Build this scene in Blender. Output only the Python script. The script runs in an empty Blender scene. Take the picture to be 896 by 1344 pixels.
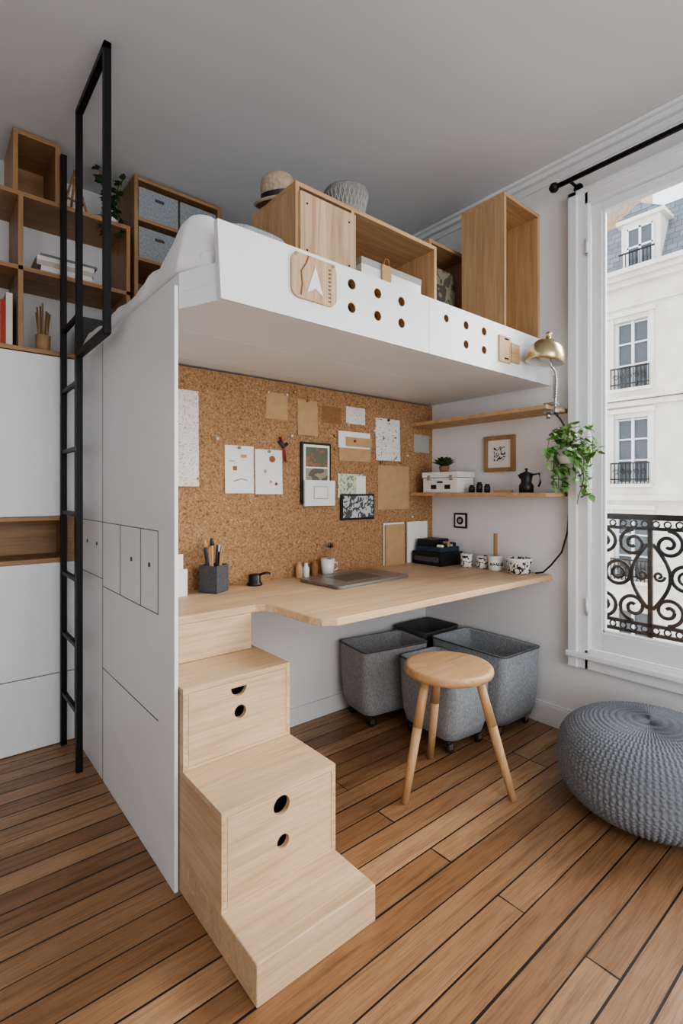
import bpy, bmesh, math, random
from mathutils import Vector, Matrix, Euler, noise
random.seed(7)
scene = bpy.context.scene
COL = scene.collection

# ------------------------------------------------------------------ materials
def lin(c):
    o = []
    for v in c:
        v = v / 255.0
        o.append(v / 12.92 if v <= 0.04045 else ((v + 0.055) / 1.055) ** 2.4)
    return (o[0], o[1], o[2], 1.0)

def new_mat(name):
    m = bpy.data.materials.new(name)
    m.use_nodes = True
    nt = m.node_tree
    return m, nt, nt.nodes['Principled BSDF']

def coords(nt, scale=(1, 1, 1)):
    tc = nt.nodes.new('ShaderNodeTexCoord')
    mp = nt.nodes.new('ShaderNodeMapping')
    mp.inputs['Scale'].default_value = scale
    nt.links.new(tc.outputs['Object'], mp.inputs['Vector'])
    return mp.outputs['Vector']

def noise_n(nt, vec, scale, detail=3, rough=.5, dist=0):
    n = nt.nodes.new('ShaderNodeTexNoise')
    n.inputs['Scale'].default_value = scale
    n.inputs['Detail'].default_value = detail
    n.inputs['Roughness'].default_value = rough
    n.inputs['Distortion'].default_value = dist
    nt.links.new(vec, n.inputs['Vector'])
    return n.outputs['Fac']

def ramp(nt, fac, stops):
    r = nt.nodes.new('ShaderNodeValToRGB')
    e = r.color_ramp.elements
    e[0].position, e[0].color = stops[0]
    e[1].position, e[1].color = stops[-1]
    for p, c in stops[1:-1]:
        x = e.new(p); x.color = c
    nt.links.new(fac, r.inputs['Fac'])
    return r.outputs['Color']

def bump(nt, b, h, strength, dist=.002):
    n = nt.nodes.new('ShaderNodeBump')
    n.inputs['Strength'].default_value = strength
    n.inputs['Distance'].default_value = dist
    nt.links.new(h, n.inputs['Height'])
    nt.links.new(n.outputs['Normal'], b.inputs['Normal'])

def mul(nt, a, b_, fac=1.0):
    m = nt.nodes.new('ShaderNodeMix')
    m.data_type = 'RGBA'; m.blend_type = 'MULTIPLY'
    m.inputs[0].default_value = fac
    nt.links.new(a, m.inputs[6]); nt.links.new(b_, m.inputs[7])
    return m.outputs[2]

def plain(name, rgb, rough=.5, metal=0, var=.06, nscale=6, bmp=0, bscale=200):
    m, nt, b = new_mat(name)
    c = lin(rgb)
    v = coords(nt)
    f = noise_n(nt, v, nscale, 3)
    d = tuple(x * (1 - var) for x in c[:3]) + (1,)
    l = tuple(min(1, x * (1 + var)) for x in c[:3]) + (1,)
    nt.links.new(ramp(nt, f, [(.3, d), (.7, l)]), b.inputs['Base Color'])
    b.inputs['Roughness'].default_value = rough
    b.inputs['Metallic'].default_value = metal
    if bmp:
        bump(nt, b, noise_n(nt, v, bscale, 2), bmp)
    return m

def wood(name, c1, c2, axis='x', rough=.5, sc=1.0):
    m, nt, b = new_mat(name)
    s = [16 * sc] * 3
    s['xyz'.index(axis)] = 1.1 * sc
    v = coords(nt, tuple(s))
    f = noise_n(nt, v, 1.6, 6, .6, 1.2)
    mid = tuple((a + b2) / 2 for a, b2 in zip(lin(c1), lin(c2)))
    col = ramp(nt, f, [(.3, lin(c1)), (.5, mid), (.72, lin(c2))])
    s2 = [120 * sc] * 3; s2['xyz'.index(axis)] = 3 * sc
    v2 = coords(nt, tuple(s2))
    f2 = noise_n(nt, v2, 1.5, 3)
    c2_ = ramp(nt, f2, [(.35, (.86, .84, .82, 1)), (.6, (1, 1, 1, 1))])
    nt.links.new(mul(nt, col, c2_, .8), b.inputs['Base Color'])
    b.inputs['Roughness'].default_value = rough
    bump(nt, b, f2, .12, .001)
    return m

BIR1, BIR2 = (188, 156, 122), (218, 190, 157)
WX = wood('birch_grain_x', BIR1, BIR2, 'x')
WY = wood('birch_grain_y', BIR1, BIR2, 'y')
WZ = wood('birch_grain_z', BIR1, BIR2, 'z')
OX = wood('oak_shelf_x', (146, 110, 76), (178, 142, 104), 'x')
OZ = wood('oak_shelf_z', (146, 110, 76), (178, 142, 104), 'z')
CX = wood('crate_wood_x', (172, 136, 98), (204, 170, 132), 'x')
CZ = wood('crate_wood_z', (172, 136, 98), (204, 170, 132), 'z')
RW = wood('weathered_plywood', (168, 136, 104), (212, 186, 156), 'z', .7, 1.4)
STW = wood('stool_wood', (176, 138, 98), (204, 168, 128), 'z')
STX = wood('stool_seat_wood', (176, 136, 96), (206, 170, 130), 'x')
DARKIN = plain('shade_and_mark_brown', (52, 36, 24), .9)  # brown painted in for shade behind drawer holes; also screws and label marks
JOINT = plain('finger_joint_line', (140, 104, 72), .8)
HOLEW = plain('hole_edge_ply', (150, 116, 78), .8, var=.15, nscale=80)
WHITE = plain('white_lacquer', (226, 228, 230), .45, var=.015)
WHITE2 = plain('white_paint_trim', (226, 228, 230), .4, var=.015)
WALLM = plain('white_wall_plaster', (224, 224, 225), .8, var=.02, nscale=2, bmp=.05, bscale=90)
CEILM = plain('ceiling_plaster', (214, 215, 217), .85, var=.02, nscale=1.5)
SEAM = plain('panel_seam_shadow_gap', (96, 96, 98), .9)
BLACK = plain('black_iron', (20, 20, 22), .45, .3)
BLKP = plain('black_plastic', (26, 26, 28), .4)
CHROME = plain('brushed_steel', (190, 190, 192), .25, 1)
BRASS = plain('brushed_brass', (200, 184, 146), .26, 1)
SHEET = plain('white_linen', (226, 226, 229), .95, var=.03, nscale=12, bmp=.3, bscale=60)
KRAFT = plain('kraft_paper', (184, 150, 112), .9, var=.08, nscale=20)
KRAFT2 = plain('brown_card', (140, 102, 68), .9, var=.15, nscale=60)
PAPER = plain('white_paper', (228, 227, 224), .9, var=.03, nscale=30)
GREYP = plain('grey_paper', (162, 161, 156), .9)
POT = plain('white_ceramic', (222, 222, 220), .3)
TERR = plain('soil', (60, 42, 30), .95)
REDM = plain('red_plastic', (150, 40, 35), .5)
BLUEM = plain('slate_blue_plastic', (44, 58, 76), .5)
LEAF = plain('leaf_green', (104, 144, 78), .5, var=.35, nscale=25)
LEAF2 = plain('leaf_dark_green', (54, 80, 46), .5, var=.3, nscale=25)
STEM = plain('stem_brown', (104, 92, 56), .7)
DEVICE = plain('silver_anodised_metal', (142, 139, 136), .35, .6)
TRACK = plain('grey_metal_inset', (96, 93, 90), .4, .3)
STRAW = plain('straw', (166, 148, 126), .9, var=.25, nscale=90, bmp=.6, bscale=150)
WICK = plain('grey_woven_wicker', (128, 126, 122), .9, var=.25, nscale=60, bmp=.6, bscale=150)

def fabric(name, rgb, var=.28, sc=260):
    m, nt, b = new_mat(name)
    c = lin(rgb)
    v = coords(nt, (1, 1, .35))
    f = noise_n(nt, v, sc, 3, .7)
    col = ramp(nt, f, [(.35, tuple(x * (1 - var) for x in c[:3]) + (1,)), (.65, tuple(x * (1 + var) for x in c[:3]) + (1,))])
    nt.links.new(col, b.inputs['Base Color'])
    b.inputs['Roughness'].default_value = .95
    bump(nt, b, f, .5, .002)
    return m
FELT = fabric('grey_felt', (146, 148, 150), .3, 220)
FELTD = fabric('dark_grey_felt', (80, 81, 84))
FELTB = fabric('blue_grey_felt', (148, 152, 156), .3, 220)
KNIT = fabric('grey_knit_wool', (118, 122, 128), .22)

def cork():
    m, nt, b = new_mat('cork')
    v = coords(nt)
    f1 = noise_n(nt, v, 95, 5, .78)
    col = ramp(nt, f1, [(.34, lin((92, 64, 42))), (.45, lin((154, 118, 84))), (.58, lin((176, 140, 104))), (.70, lin((208, 178, 144)))])
    f2 = noise_n(nt, v, 3, 3)
    c2 = ramp(nt, f2, [(.3, (.92, .9, .88, 1)), (.7, (1, 1, 1, 1))])
    nt.links.new(mul(nt, col, c2), b.inputs['Base Color'])
    b.inputs['Roughness'].default_value = .95
    bump(nt, b, f1, .4, .002)
    return m
CORK = cork()

def floor_mat():
    m, nt, b = new_mat('oak_floorboards')
    v = coords(nt)
    br = nt.nodes.new('ShaderNodeTexBrick')
    br.offset = .37; br.offset_frequency = 3
    br.inputs['Scale'].default_value = 1
    br.inputs['Brick Width'].default_value = 2.1
    br.inputs['Row Height'].default_value = .086
    br.inputs['Mortar Smooth'].default_value = .2
    br.inputs['Bias'].default_value = -.1
    br.inputs['Color1'].default_value = lin((146, 110, 78))
    br.inputs['Color2'].default_value = lin((192, 156, 120))
    br.inputs['Mortar'].default_value = lin((36, 24, 14))
    nt.links.new(v, br.inputs['Vector'])
    # gaps between the old boards are uneven
    fg = noise_n(nt, coords(nt, (.5, 5, 1)), 1.6, 2)
    mr = nt.nodes.new('ShaderNodeMapRange')
    mr.inputs['From Min'].default_value = .35; mr.inputs['From Max'].default_value = .68
    mr.inputs['To Min'].default_value = .0017; mr.inputs['To Max'].default_value = .0042
    nt.links.new(fg, mr.inputs['Value'])
    nt.links.new(mr.outputs['Result'], br.inputs['Mortar Size'])
    v2 = coords(nt, (2.2, 30, 1))
    f = noise_n(nt, v2, 1.5, 6, .62, .8)
    c2 = ramp(nt, f, [(.3, (.58, .52, .48, 1)), (.5, (.9, .88, .86, 1)), (.75, (1, 1, 1, 1))])
    v3 = coords(nt, (6, 150, 1))
    f3 = noise_n(nt, v3, 1.5, 3)
    c3 = ramp(nt, f3, [(.35, (.78, .74, .72, 1)), (.55, (1, 1, 1, 1))])
    f4 = noise_n(nt, coords(nt, (1, 2.4, 1)), 1.7, 4, .6)
    c4 = ramp(nt, f4, [(.35, (.82, .79, .76, 1)), (.65, (1, 1, 1, 1))])
    col = mul(nt, mul(nt, mul(nt, br.outputs['Color'], c2), c3), c4)
    nt.links.new(col, b.inputs['Base Color'])
    rr = ramp(nt, f, [(.3, (.5, .5, .5, 1)), (.7, (.32, .32, .32, 1))])
    nt.links.new(rr, b.inputs['Roughness'])
    inv = nt.nodes.new('ShaderNodeMath'); inv.operation = 'SUBTRACT'
    inv.inputs[0].default_value = 1
    nt.links.new(br.outputs['Fac'], inv.inputs[1])
    bump(nt, b, inv.outputs[0], .6, .002)
    return m
FLOORM = floor_mat()

def pattern(name, bg, fg, scale, thr=.5):
    m, nt, b = new_mat(name)
    v = coords(nt)
    f = noise_n(nt, v, scale, 1, .3, 1.5)
    r = nt.nodes.new('ShaderNodeValToRGB')
    r.color_ramp.interpolation = 'CONSTANT'
    r.color_ramp.elements[0].color = lin(bg)
    r.color_ramp.elements[1].position = thr
    r.color_ramp.elements[1].color = lin(fg)
    nt.links.new(f, r.inputs['Fac'])
    nt.links.new(r.outputs['Color'], b.inputs['Base Color'])
    b.inputs['Roughness'].default_value = .5
    return m
CUPP = pattern('black_print_ceramic', (222, 220, 214), (30, 30, 30), 45, .54)
DOTP = pattern('dotted_paper', (222, 218, 214), (170, 136, 128), 150, .62)
SPOTP = pattern('speckled_print', (222, 220, 216), (70, 70, 74), 70, .66)
PHOTO1 = pattern('photo_green_print', (96, 104, 84), (160, 100, 76), 28, .55)
PHOTO2 = pattern('photo_street_print', (186, 188, 188), (70, 78, 86), 34, .5)
LANDM = pattern('landscape_print', (98, 92, 82), (150, 142, 124), 14, .5)
GREENC = pattern('green_card_print', (200, 204, 184), (120, 140, 110), 50, .56)

def stone():
    m, nt, b = new_mat('limestone_facade')
    v = coords(nt)
    f = noise_n(nt, v, 1.5, 6, .6)
    nt.links.new(ramp(nt, f, [(.3, lin((216, 209, 197))), (.7, lin((238, 233, 224)))]), b.inputs['Base Color'])
    b.inputs['Roughness'].default_value = .9
    return m
STONE = stone()
def slate():
    m, nt, b = new_mat('slate_roof')
    v = coords(nt)
    sx = nt.nodes.new('ShaderNodeSeparateXYZ'); cx = nt.nodes.new('ShaderNodeCombineXYZ')
    nt.links.new(v, sx.inputs[0]); nt.links.new(sx.outputs['Y'], cx.inputs['X']); nt.links.new(sx.outputs['Z'], cx.inputs['Y'])
    br = nt.nodes.new('ShaderNodeTexBrick')
    br.inputs['Scale'].default_value = 1
    br.inputs['Brick Width'].default_value = .3
    br.inputs['Row Height'].default_value = .2
    br.inputs['Mortar Size'].default_value = .012
    br.inputs['Color1'].default_value = lin((104, 111, 122))
    br.inputs['Color2'].default_value = lin((126, 133, 144))
    br.inputs['Mortar'].default_value = lin((76, 82, 92))
    nt.links.new(cx.outputs[0], br.inputs['Vector'])
    nt.links.new(br.outputs['Color'], b.inputs['Base Color'])
    b.inputs['Roughness'].default_value = .6
    return m
SLATE = slate()
BRICKM = plain('chimney_brick', (170, 146, 128), .9, var=.2, nscale=8)
OGLASS = plain('far_window_glass', (84, 92, 98), .12)
def glass():
    m, nt, b = new_mat('window_glass')
    out = nt.nodes['Material Output']
    t = nt.nodes.new('ShaderNodeBsdfTransparent'); g = nt.nodes.new('ShaderNodeBsdfGlossy')
    g.inputs['Roughness'].default_value = .02
    mx = nt.nodes.new('ShaderNodeMixShader'); mx.inputs[0].default_value = .04
    nt.links.new(t.outputs[0], mx.inputs[1]); nt.links.new(g.outputs[0], mx.inputs[2])
    nt.links.new(mx.outputs[0], out.inputs['Surface'])
    return m
GLASS = glass()

# ------------------------------------------------------------------ builder
class B:
    def __init__(s, name):
        s.name = name; s.bm = bmesh.new(); s.mats = []
    def mi(s, m):
        if m not in s.mats: s.mats.append(m)
        return s.mats.index(m)
    def add(s, verts, faces, m, smooth=False, M=None):
        k = s.mi(m)
        vs = [s.bm.verts.new((M @ Vector(v)) if M is not None else Vector(v)) for v in verts]
        for f in faces:
            try:
                fc = s.bm.faces.new([vs[i] for i in f])
                fc.material_index = k; fc.smooth = smooth
            except ValueError:
                pass
        return vs
    def box(s, x0, x1, y0, y1, z0, z1, m, M=None):
        v = [(x0, y0, z0), (x1, y0, z0), (x1, y1, z0), (x0, y1, z0), (x0, y0, z1), (x1, y0, z1), (x1, y1, z1), (x0, y1, z1)]
        f = [(0, 3, 2, 1), (4, 5, 6, 7), (0, 1, 5, 4), (1, 2, 6, 5), (2, 3, 7, 6), (3, 0, 4, 7)]
        s.add(v, f, m, False, M); return s
    def cyl(s, p0, p1, r0, r1, m, n=20, M=None):
        p0, p1 = Vector(p0), Vector(p1)
        q = (p1 - p0).to_track_quat('Z', 'Y')
        v = []
        for p, r in ((p0, r0), (p1, r1)):
            for i in range(n):
                a = 2 * math.pi * i / n
                v.append(p + q @ Vector((r * math.cos(a), r * math.sin(a), 0)))
        k = s.mi(m)
        vs = [s.bm.verts.new((M @ x) if M is not None else x) for x in v]
        for i in range(n):
            j = (i + 1) % n
            f = s.bm.faces.new((vs[i], vs[j], vs[n + j], vs[n + i])); f.material_index = k; f.smooth = True
        for c in (vs[:n][::-1], vs[n:]):
            f = s.bm.faces.new(c); f.material_index = k
        return s
    def lathe(s, c, prof, m, n=40, M=None):
        T = Matrix.Translation(c)
        if M is not None: T = T @ M
        v = []; f = []
        for (r, z) in prof:
            for i in range(n):
                a = 2 * math.pi * i / n
                v.append((max(r, 1e-4) * math.cos(a), max(r, 1e-4) * math.sin(a), z))
        for k in range(len(prof) - 1):
            for i in range(n):
                j = (i + 1) % n
                f.append((k * n + i, k * n + j, (k + 1) * n + j, (k + 1) * n + i))
        s.add(v, f, m, True, T); return s
    def tube(s, pts, r, m, n=8):
        pts = [Vector(p) for p in pts]
        v = []; f = []; up = Vector((0.13, 0.27, 0.95)).normalized()
        N = len(pts)
        for i, p in enumerate(pts):
            a = pts[max(i - 1, 0)]; b = pts[min(i + 1, N - 1)]
            t = (b - a)
            t = t.normalized() if t.length > 1e-9 else Vector((0, 0, 1))
            x = t.cross(up)
            if x.length < .05: x = t.cross(Vector((1, 0, 0)))
            x.normalize(); y = t.cross(x)
            for k in range(n):
                an = 2 * math.pi * k / n
                v.append(p + x * r * math.cos(an) + y * r * math.sin(an))
        for i in range(N - 1):
            for k in range(n):
                j = (k + 1) % n
                f.append((i * n + k, i * n + j, (i + 1) * n + j, (i + 1) * n + k))
        f.append(tuple(range(n))[::-1]); f.append(tuple((N - 1) * n + k for k in range(n)))
        s.add(v, f, m, True); return s
    def prism(s, pts2, a, b, m, axis='y', M=None):
        def mk(p, h):
            return (p[0], h, p[1]) if axis == 'y' else ((h, p[0], p[1]) if axis == 'x' else (p[0], p[1], h))
        n = len(pts2)
        v = [mk(p, a) for p in pts2] + [mk(p, b) for p in pts2]
        f = [tuple(range(n)), tuple(range(2 * n - 1, n - 1, -1))]
        for i in range(n):
            j = (i + 1) % n
            f.append((i, i + n, j + n, j))
        s.add(v, f, m, False, M); return s
    def loft(s, loops, m, M=None):
        n = len(loops[0]); v = [p for l in loops for p in l]; f = []
        for k in range(len(loops) - 1):
            for i in range(n):
                j = (i + 1) % n
                f.append((k * n + i, k * n + j, (k + 1) * n + j, (k + 1) * n + i))
        f.append(tuple(range(n))[::-1]); f.append(tuple((len(loops) - 1) * n + i for i in range(n)))
        s.add(v, f, m, True, M); return s
    def leaf(s, p, yaw, pitch, roll, L, m):
        w = .36 * L
        v = [(0, 0, 0), (.12 * L, w * .75, .03 * L), (.42 * L, w, .05 * L), (.75 * L, w * .55, .0), (L, 0, -.12 * L), (.75 * L, -w * .55, 0), (.42 * L, -w, .05 * L), (.12 * L, -w * .75, .03 * L), (.4 * L, 0, -.02 * L), (.72 * L, 0, -.05 * L)]
        f = [(0, 8, 2, 1), (8, 9, 3, 2), (9, 4, 3), (0, 7, 6, 8), (8, 6, 5, 9), (9, 5, 4)]
        M = Matrix.Translation(p) @ Euler((roll, pitch, yaw)).to_matrix().to_4x4()
        s.add(v, f, m, True, M); return s
    def finish(s, bevel=0, parent=None, recenter=True):
        bmesh.ops.recalc_face_normals(s.bm, faces=s.bm.faces)
        co = [v.co for v in s.bm.verts]
        c = Vector((0, 0, 0))
        if recenter:
            c = Vector(((min(p.x for p in co) + max(p.x for p in co)) / 2, (min(p.y for p in co) + max(p.y for p in co)) / 2, min(p.z for p in co)))
            for v in s.bm.verts: v.co -= c
        me = bpy.data.meshes.new(s.name); s.bm.to_mesh(me); s.bm.free()
        for m in s.mats: me.materials.append(m)
        o = bpy.data.objects.new(s.name, me); COL.objects.link(o)
        o.location = c
        if bevel:
            md = o.modifiers.new('bevel', 'BEVEL'); md.width = bevel; md.segments = 2
            md.limit_method = 'ANGLE'; md.angle_limit = math.radians(50)
        if parent is not None: o.parent = parent
        return o

def empty(name):
    e = bpy.data.objects.new(name, None); COL.objects.link(e); e.empty_display_size = .1
    return e

def cut(obj, prisms, y0, y1):
    c = B('tmp_cut')
    for p in prisms: c.prism(p, y0, y1, obj.data.materials[0])
    co = c.finish(recenter=False)
    md = obj.modifiers.new('b', 'BOOLEAN'); md.operation = 'DIFFERENCE'; md.object = co; md.solver = 'EXACT'
    bpy.context.view_layer.update()
    dg = bpy.context.evaluated_depsgraph_get()
    me = bpy.data.meshes.new_from_object(obj.evaluated_get(dg))
    obj.modifiers.clear(); obj.data = me
    bpy.data.objects.remove(co)

def circ(cx, cz, r, n=28, a0=0, a1=2 * math.pi):
    full = abs(a1 - a0 - 2 * math.pi) < 1e-6
    return [(cx + r * math.cos(a0 + (a1 - a0) * i / (n if full else n - 1)), cz + r * math.sin(a0 + (a1 - a0) * i / (n if full else n - 1))) for i in range(n)]

def rrect(w, d, r, z, n=6):
    pts = []
    for (sx, sy, a) in ((1, 1, 0), (-1, 1, 90), (-1, -1, 180), (1, -1, 270)):
        for i in range(n):
            t = math.radians(a + 90 * i / (n - 1))
            pts.append((sx * (w / 2 - r) + r * math.cos(t), sy * (d / 2 - r) + r * math.sin(t), z))
    return pts

# ------------------------------------------------------------------ room
RX = 2.5; BY = 3.05; CZ_ = 2.87; LX = -1.9; FY = -1.9
B('floor').box(LX - .15, RX + .15, FY - .15, BY + .15, -.08, 0, FLOORM).finish(recenter=False)
B('ceiling').box(LX - .15, RX + .15, FY - .15, BY + .15, CZ_, CZ_ + .1, CEILM).finish()
B('wall_back').box(LX, RX, BY, BY + .15, 0, CZ_, WALLM).finish()
B('wall_left').box(LX - .15, LX, FY - .15, BY + .15, 0, CZ_, WALLM).finish()
WY0, WY1, WZ0, WZ1 = -.2, 1.13, .42, 2.61
b = B('wall_right')
b.box(RX, RX + .15, WY1, BY + .15, 0, CZ_, WALLM)
b.box(RX, RX + .15, FY - .15, WY0, 0, CZ_, WALLM)
b.box(RX, RX + .15, WY0, WY1, 0, WZ0, WALLM)
b.box(RX, RX + .15, WY0, WY1, WZ1, CZ_, WALLM)
b.finish()
b = B('wall_front')
FX0, FX1, FZ0, FZ1 = -1.3, 1.7, .35, 2.6
b.box(LX, FX0, FY - .15, FY, 0, CZ_, WALLM)
b.box(FX1, RX, FY - .15, FY, 0, CZ_, WALLM)
b.box(FX0, FX1, FY - .15, FY, 0, FZ0, WALLM)
b.box(FX0, FX1, FY - .15, FY, FZ1, CZ_, WALLM)
b.finish()
b = B('fill_window')  # unseen window, added behind the camera to let in fill light
for x in (FX0 + .03, (FX0 + FX1) / 2, FX1 - .03):
    b.box(x - .03, x + .03, FY - .1, FY - .04, FZ0, FZ1, WHITE2)
for z in (FZ0 + .03, FZ1 - .03):
    b.box(FX0, FX1, FY - .1, FY - .04, z - .03, z + .03, WHITE2)
b.finish()
B('wall_alcove').box(.602, RX, 2.16, 2.2, 0, 1.745, WALLM).finish()
B('cork_board').box(.602, RX - .001, 2.10, 2.158, .776, 1.742, CORK).finish()
B('baseboard_alcove').box(.99, RX - .02, 2.145, 2.16, 0, .09, WHITE2).finish(.003)
b = B('baseboard_right')
b.box(RX - .016, RX, FY, 2.143, 0, .10, WHITE2)
b.box(RX - .011, RX, FY, 2.143, .10, .112, WHITE2)
b.finish(.002)
b = B('trim_1')   # small crown moulding
b.box(RX - .045, RX, FY, BY, CZ_ - .018, CZ_, WHITE2)
b.box(RX - .028, RX, FY, BY, CZ_ - .045, CZ_ - .018, WHITE2)
b.box(RX - .012, RX, FY, BY, CZ_ - .085, CZ_ - .075, WHITE2)
b.finish(.006)

# window unit
win = empty('window_1')
b = B('architrave')
for (dx, a, c) in ((.03, .075, .0), (.045, .075, .05)):
    b.box(RX - dx, RX, WY1 - .02 + c, WY1 + a, WZ0 - .075, WZ1 + .06, WHITE2)
    b.box(RX - dx, RX, WY0 - a, WY0 + .02 - c, WZ0 - .075, WZ1 + .06, WHITE2)
b.box(RX - .03, RX, WY0, WY1, WZ1 - .02, WZ1 + .06, WHITE2)
b.box(RX - .045, RX, WY0 - .075, WY1 + .075, WZ1 + .035, WZ1 + .06, WHITE2)
b.box(RX - .03, RX, WY0, WY1, WZ0 - .075, WZ0 + .02, WHITE2)
b.box(RX - .06, RX, WY0 - .08, WY1 + .08, WZ0 - .02, WZ0 + .005, WHITE2)
b.finish(.004, win)
b = B('casements')
ym = (WY0 + WY1) / 2
for (a, c) in ((WY0 + .02, ym - .001), (ym + .001, WY1 - .02)):
    b.box(RX + .0, RX + .045, a, a + .05, WZ0 + .022, WZ1 - .022, WHITE2)
    b.box(RX + .0, RX + .045, c - .05, c, WZ0 + .022, WZ1 - .022, WHITE2)
    b.box(RX + .0, RX + .045, a + .05, c - .05, WZ0 + .022, WZ0 + .11, WHITE2)
    b.box(RX + .0, RX + .045, a + .05, c - .05, WZ1 - .065, WZ1 - .022, WHITE2)
    b.box(RX + .01, RX + .03, a + .05, a + .062, WZ0 + .11, WZ1 - .065, WHITE2)
    b.box(RX + .01, RX + .03, c - .062, c - .05, WZ0 + .11, WZ1 - .065, WHITE2)
    b.box(RX + .01, RX + .03, a + .05, c - .05, WZ0 + .11, WZ0 + .122, WHITE2)
b.finish(.003, win)
b = B('panes')
for (a, c) in ((WY0 + .07, ym - .051), (ym + .051, WY1 - .07)):
    b.box(RX + .018, RX + .022, a, c, WZ0 + .11, WZ1 - .065, GLASS)
b.finish(0, win)
b = B('hinges')
for z in (.62, 1.2, 2.35):
    b.cyl((RX - .034, WY1 - .015, z), (RX - .034, WY1 - .015, z + .07), .008, .008, WHITE2)
    b.cyl((RX - .034, WY1 - .015, z - .012), (RX - .034, WY1 - .015, z), .005, .005, CHROME)
b.finish(0, win)

b = B('curtain_rod')
b.cyl((2.4, -.45, 2.70), (2.4, 1.235, 2.70), .012, .012, BLACK)
b.lathe((2.4, 1.245, 2.70), [(0, -.024), (.017, -.017), (.025, 0), (.017, .017), (0, .024)], BLACK, 20)
for y in (1.17, -.35):
    b.cyl((2.4, y, 2.70), (2.5, y, 2.70), .007, .007, BLACK)
    b.cyl((2.492, y, 2.70), (2.5, y, 2.70), .022, .022, BLACK)
b.finish()

def spiral(cy, cz, r0, r1, a0, turns, X, n=26):
    return [(X, cy + (r0 + (r1 - r0) * i / n) * math.cos(a0 + turns * 2 * math.pi * i / n), cz + (r0 + (r1 - r0) * i / n) * math.sin(a0 + turns * 2 * math.pi * i / n)) for i in range(n + 1)]
b = B('balcony_railing')
XR = 2.76
b.box(XR - .024, XR + .024, -.32, 1.27, 1.062, 1.09, BLACK)
for z in (1.02, .545, .50):
    b.box(XR - .009, XR + .009, -.3, 1.25, z - .008, z + .008, BLACK)
for k in range(6):
    y = 1.24 - k * .30
    b.box(XR - .009, XR + .009, y - .010, y + .010, .44, 1.066, BLACK)
    if k == 5: break
    yc = y - .15
    b.tube(spiral(yc, .79, .058, .058, 0, 1, XR), .009, BLACK)
    b.tube(spiral(yc, .79, .028, .028, 0, 1, XR), .007, BLACK)
    for sg in (1, -1):
        b.tube(spiral(yc + sg * .072, .945, .068, .012, math.pi / 2, sg * 1.6, XR, 34), .009, BLACK)
        b.tube(spiral(yc + sg * .072, .625, .070, .012, -math.pi / 2, -sg * 1.6, XR, 34), .009, BLACK)
        b.tube([(XR, yc + sg * (.138 - .075 * math.sin(math.pi * t)), .625 + .32 * t) for t in [i / 14 for i in range(15)]], .009, BLACK)
        b.tube(spiral(yc + sg * .112, .79, .026, .005, 0 if sg < 0 else math.pi, sg * 1.3, XR), .007, BLACK)
    for j in range(6):
        yy = y - .025 - j * .05
        b.tube(spiral(yy, .522, .015, .015, 0, 1, XR, 12), .004, BLACK, 6)
        b.tube(spiral(yy, 1.042, .015, .015, 0, 1, XR, 12), .004, BLACK, 6)
for y in (-.25, 1.2):
    b.box(2.65, XR, y - .01, y + .01, 1.07, 1.085, BLACK)
b.finish()
B('window_ledge').box(2.65, 2.86, -.35, 1.3, .36, .44, STONE).finish(.01)

# ------------------------------------------------------------------ building across the street
fac = empty('apartment_building')
b = B('facade'); XF = 17.0
cols = [6.33 + 2.5 * k for k in range(-5, 5)]
ztops = [(4.43, 6.56), (1.46, 3.52), (-1.54, .52), (-4.54, -2.48), (-7.5, -5.4)]
ww = .5
edges = [-8.5]
for c in cols: edges += [c - ww, c + ww]
edges.append(18.5)
for i in range(0, len(edges), 2):
    b.box(XF, XF + .5, edges[i], edges[i + 1], -10, 7.9, STONE)
for c in cols:
    zz = [-10]
    for (a, t) in reversed(ztops): zz += [a, t]
    zz.append(7.9)
    for i in range(0, len(zz), 2):
        b.box(XF, XF + .5, c - ww, c + ww, zz[i], zz[i + 1], STONE)
    for (a, t) in ztops:
        b.box(XF + .2, XF + .24, c - ww, c + ww, a, t, OGLASS)
        for yy in (c - ww + .04, c, c + ww - .04):
            b.box(XF + .12, XF + .2, yy - .04, yy + .04, a, t, WHITE2)
        for q in (a + .04, a + (t - a) * .36, a + (t - a) * .68, t - .04):
            b.box(XF + .14, XF + .2, c - ww, c + ww, q - .025, q + .025, WHITE2)
        b.box(XF - .06, XF, c - ww - .16, c - ww, a, t + .14, STONE)
        b.box(XF - .06, XF, c + ww, c + ww + .16, a, t + .14, STONE)
        b.box(XF - .12, XF, c - ww - .2, c + ww + .2, t + .14, t + .28, STONE)
        b.box(XF - .18, XF, c - ww - .12, c + ww + .12, a - .1, a, STONE)
        for zz_ in (a + .12, a + .62):
            b.box(XF - .16, XF - .12, c - ww - .06, c + ww + .06, zz_, zz_ + .04, BLACK)
        for j in range(11):
            yy = c - ww - .04 + j * (2 * ww + .08) / 10
            b.box(XF - .15, XF - .13, yy - .012, yy + .012, a, a + .64, BLACK)
        for j in range(5):
            yy = c - .4 + j * .2
            b.tube(spiral(yy, a + .37, .09, .03, 0, 1.4, XF - .14, 12), .012, BLACK, 5)
for (z, w, h) in ((7.9, .5, .14), (7.76, .35, .14), (7.6, .2, .16), (3.86, .16, .16), (.95, .16, .16), (6.95, .1, .1), (4.05, .26, .08)):
    b.box(XF - w, XF, -8.5, 18.5, z, z + h, STONE)
b.finish(0, fac)
b = B('mansard_roof')
b.prism([(XF + .0, 8.04), (XF + 1.1, 10.3), (XF + 3.0, 11.2), (XF + 6, 11.2), (XF + 6, 8.04)], -8.5, 18.5, SLATE, 'y')
b.finish(0, fac)
b = B('dormers')
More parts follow.
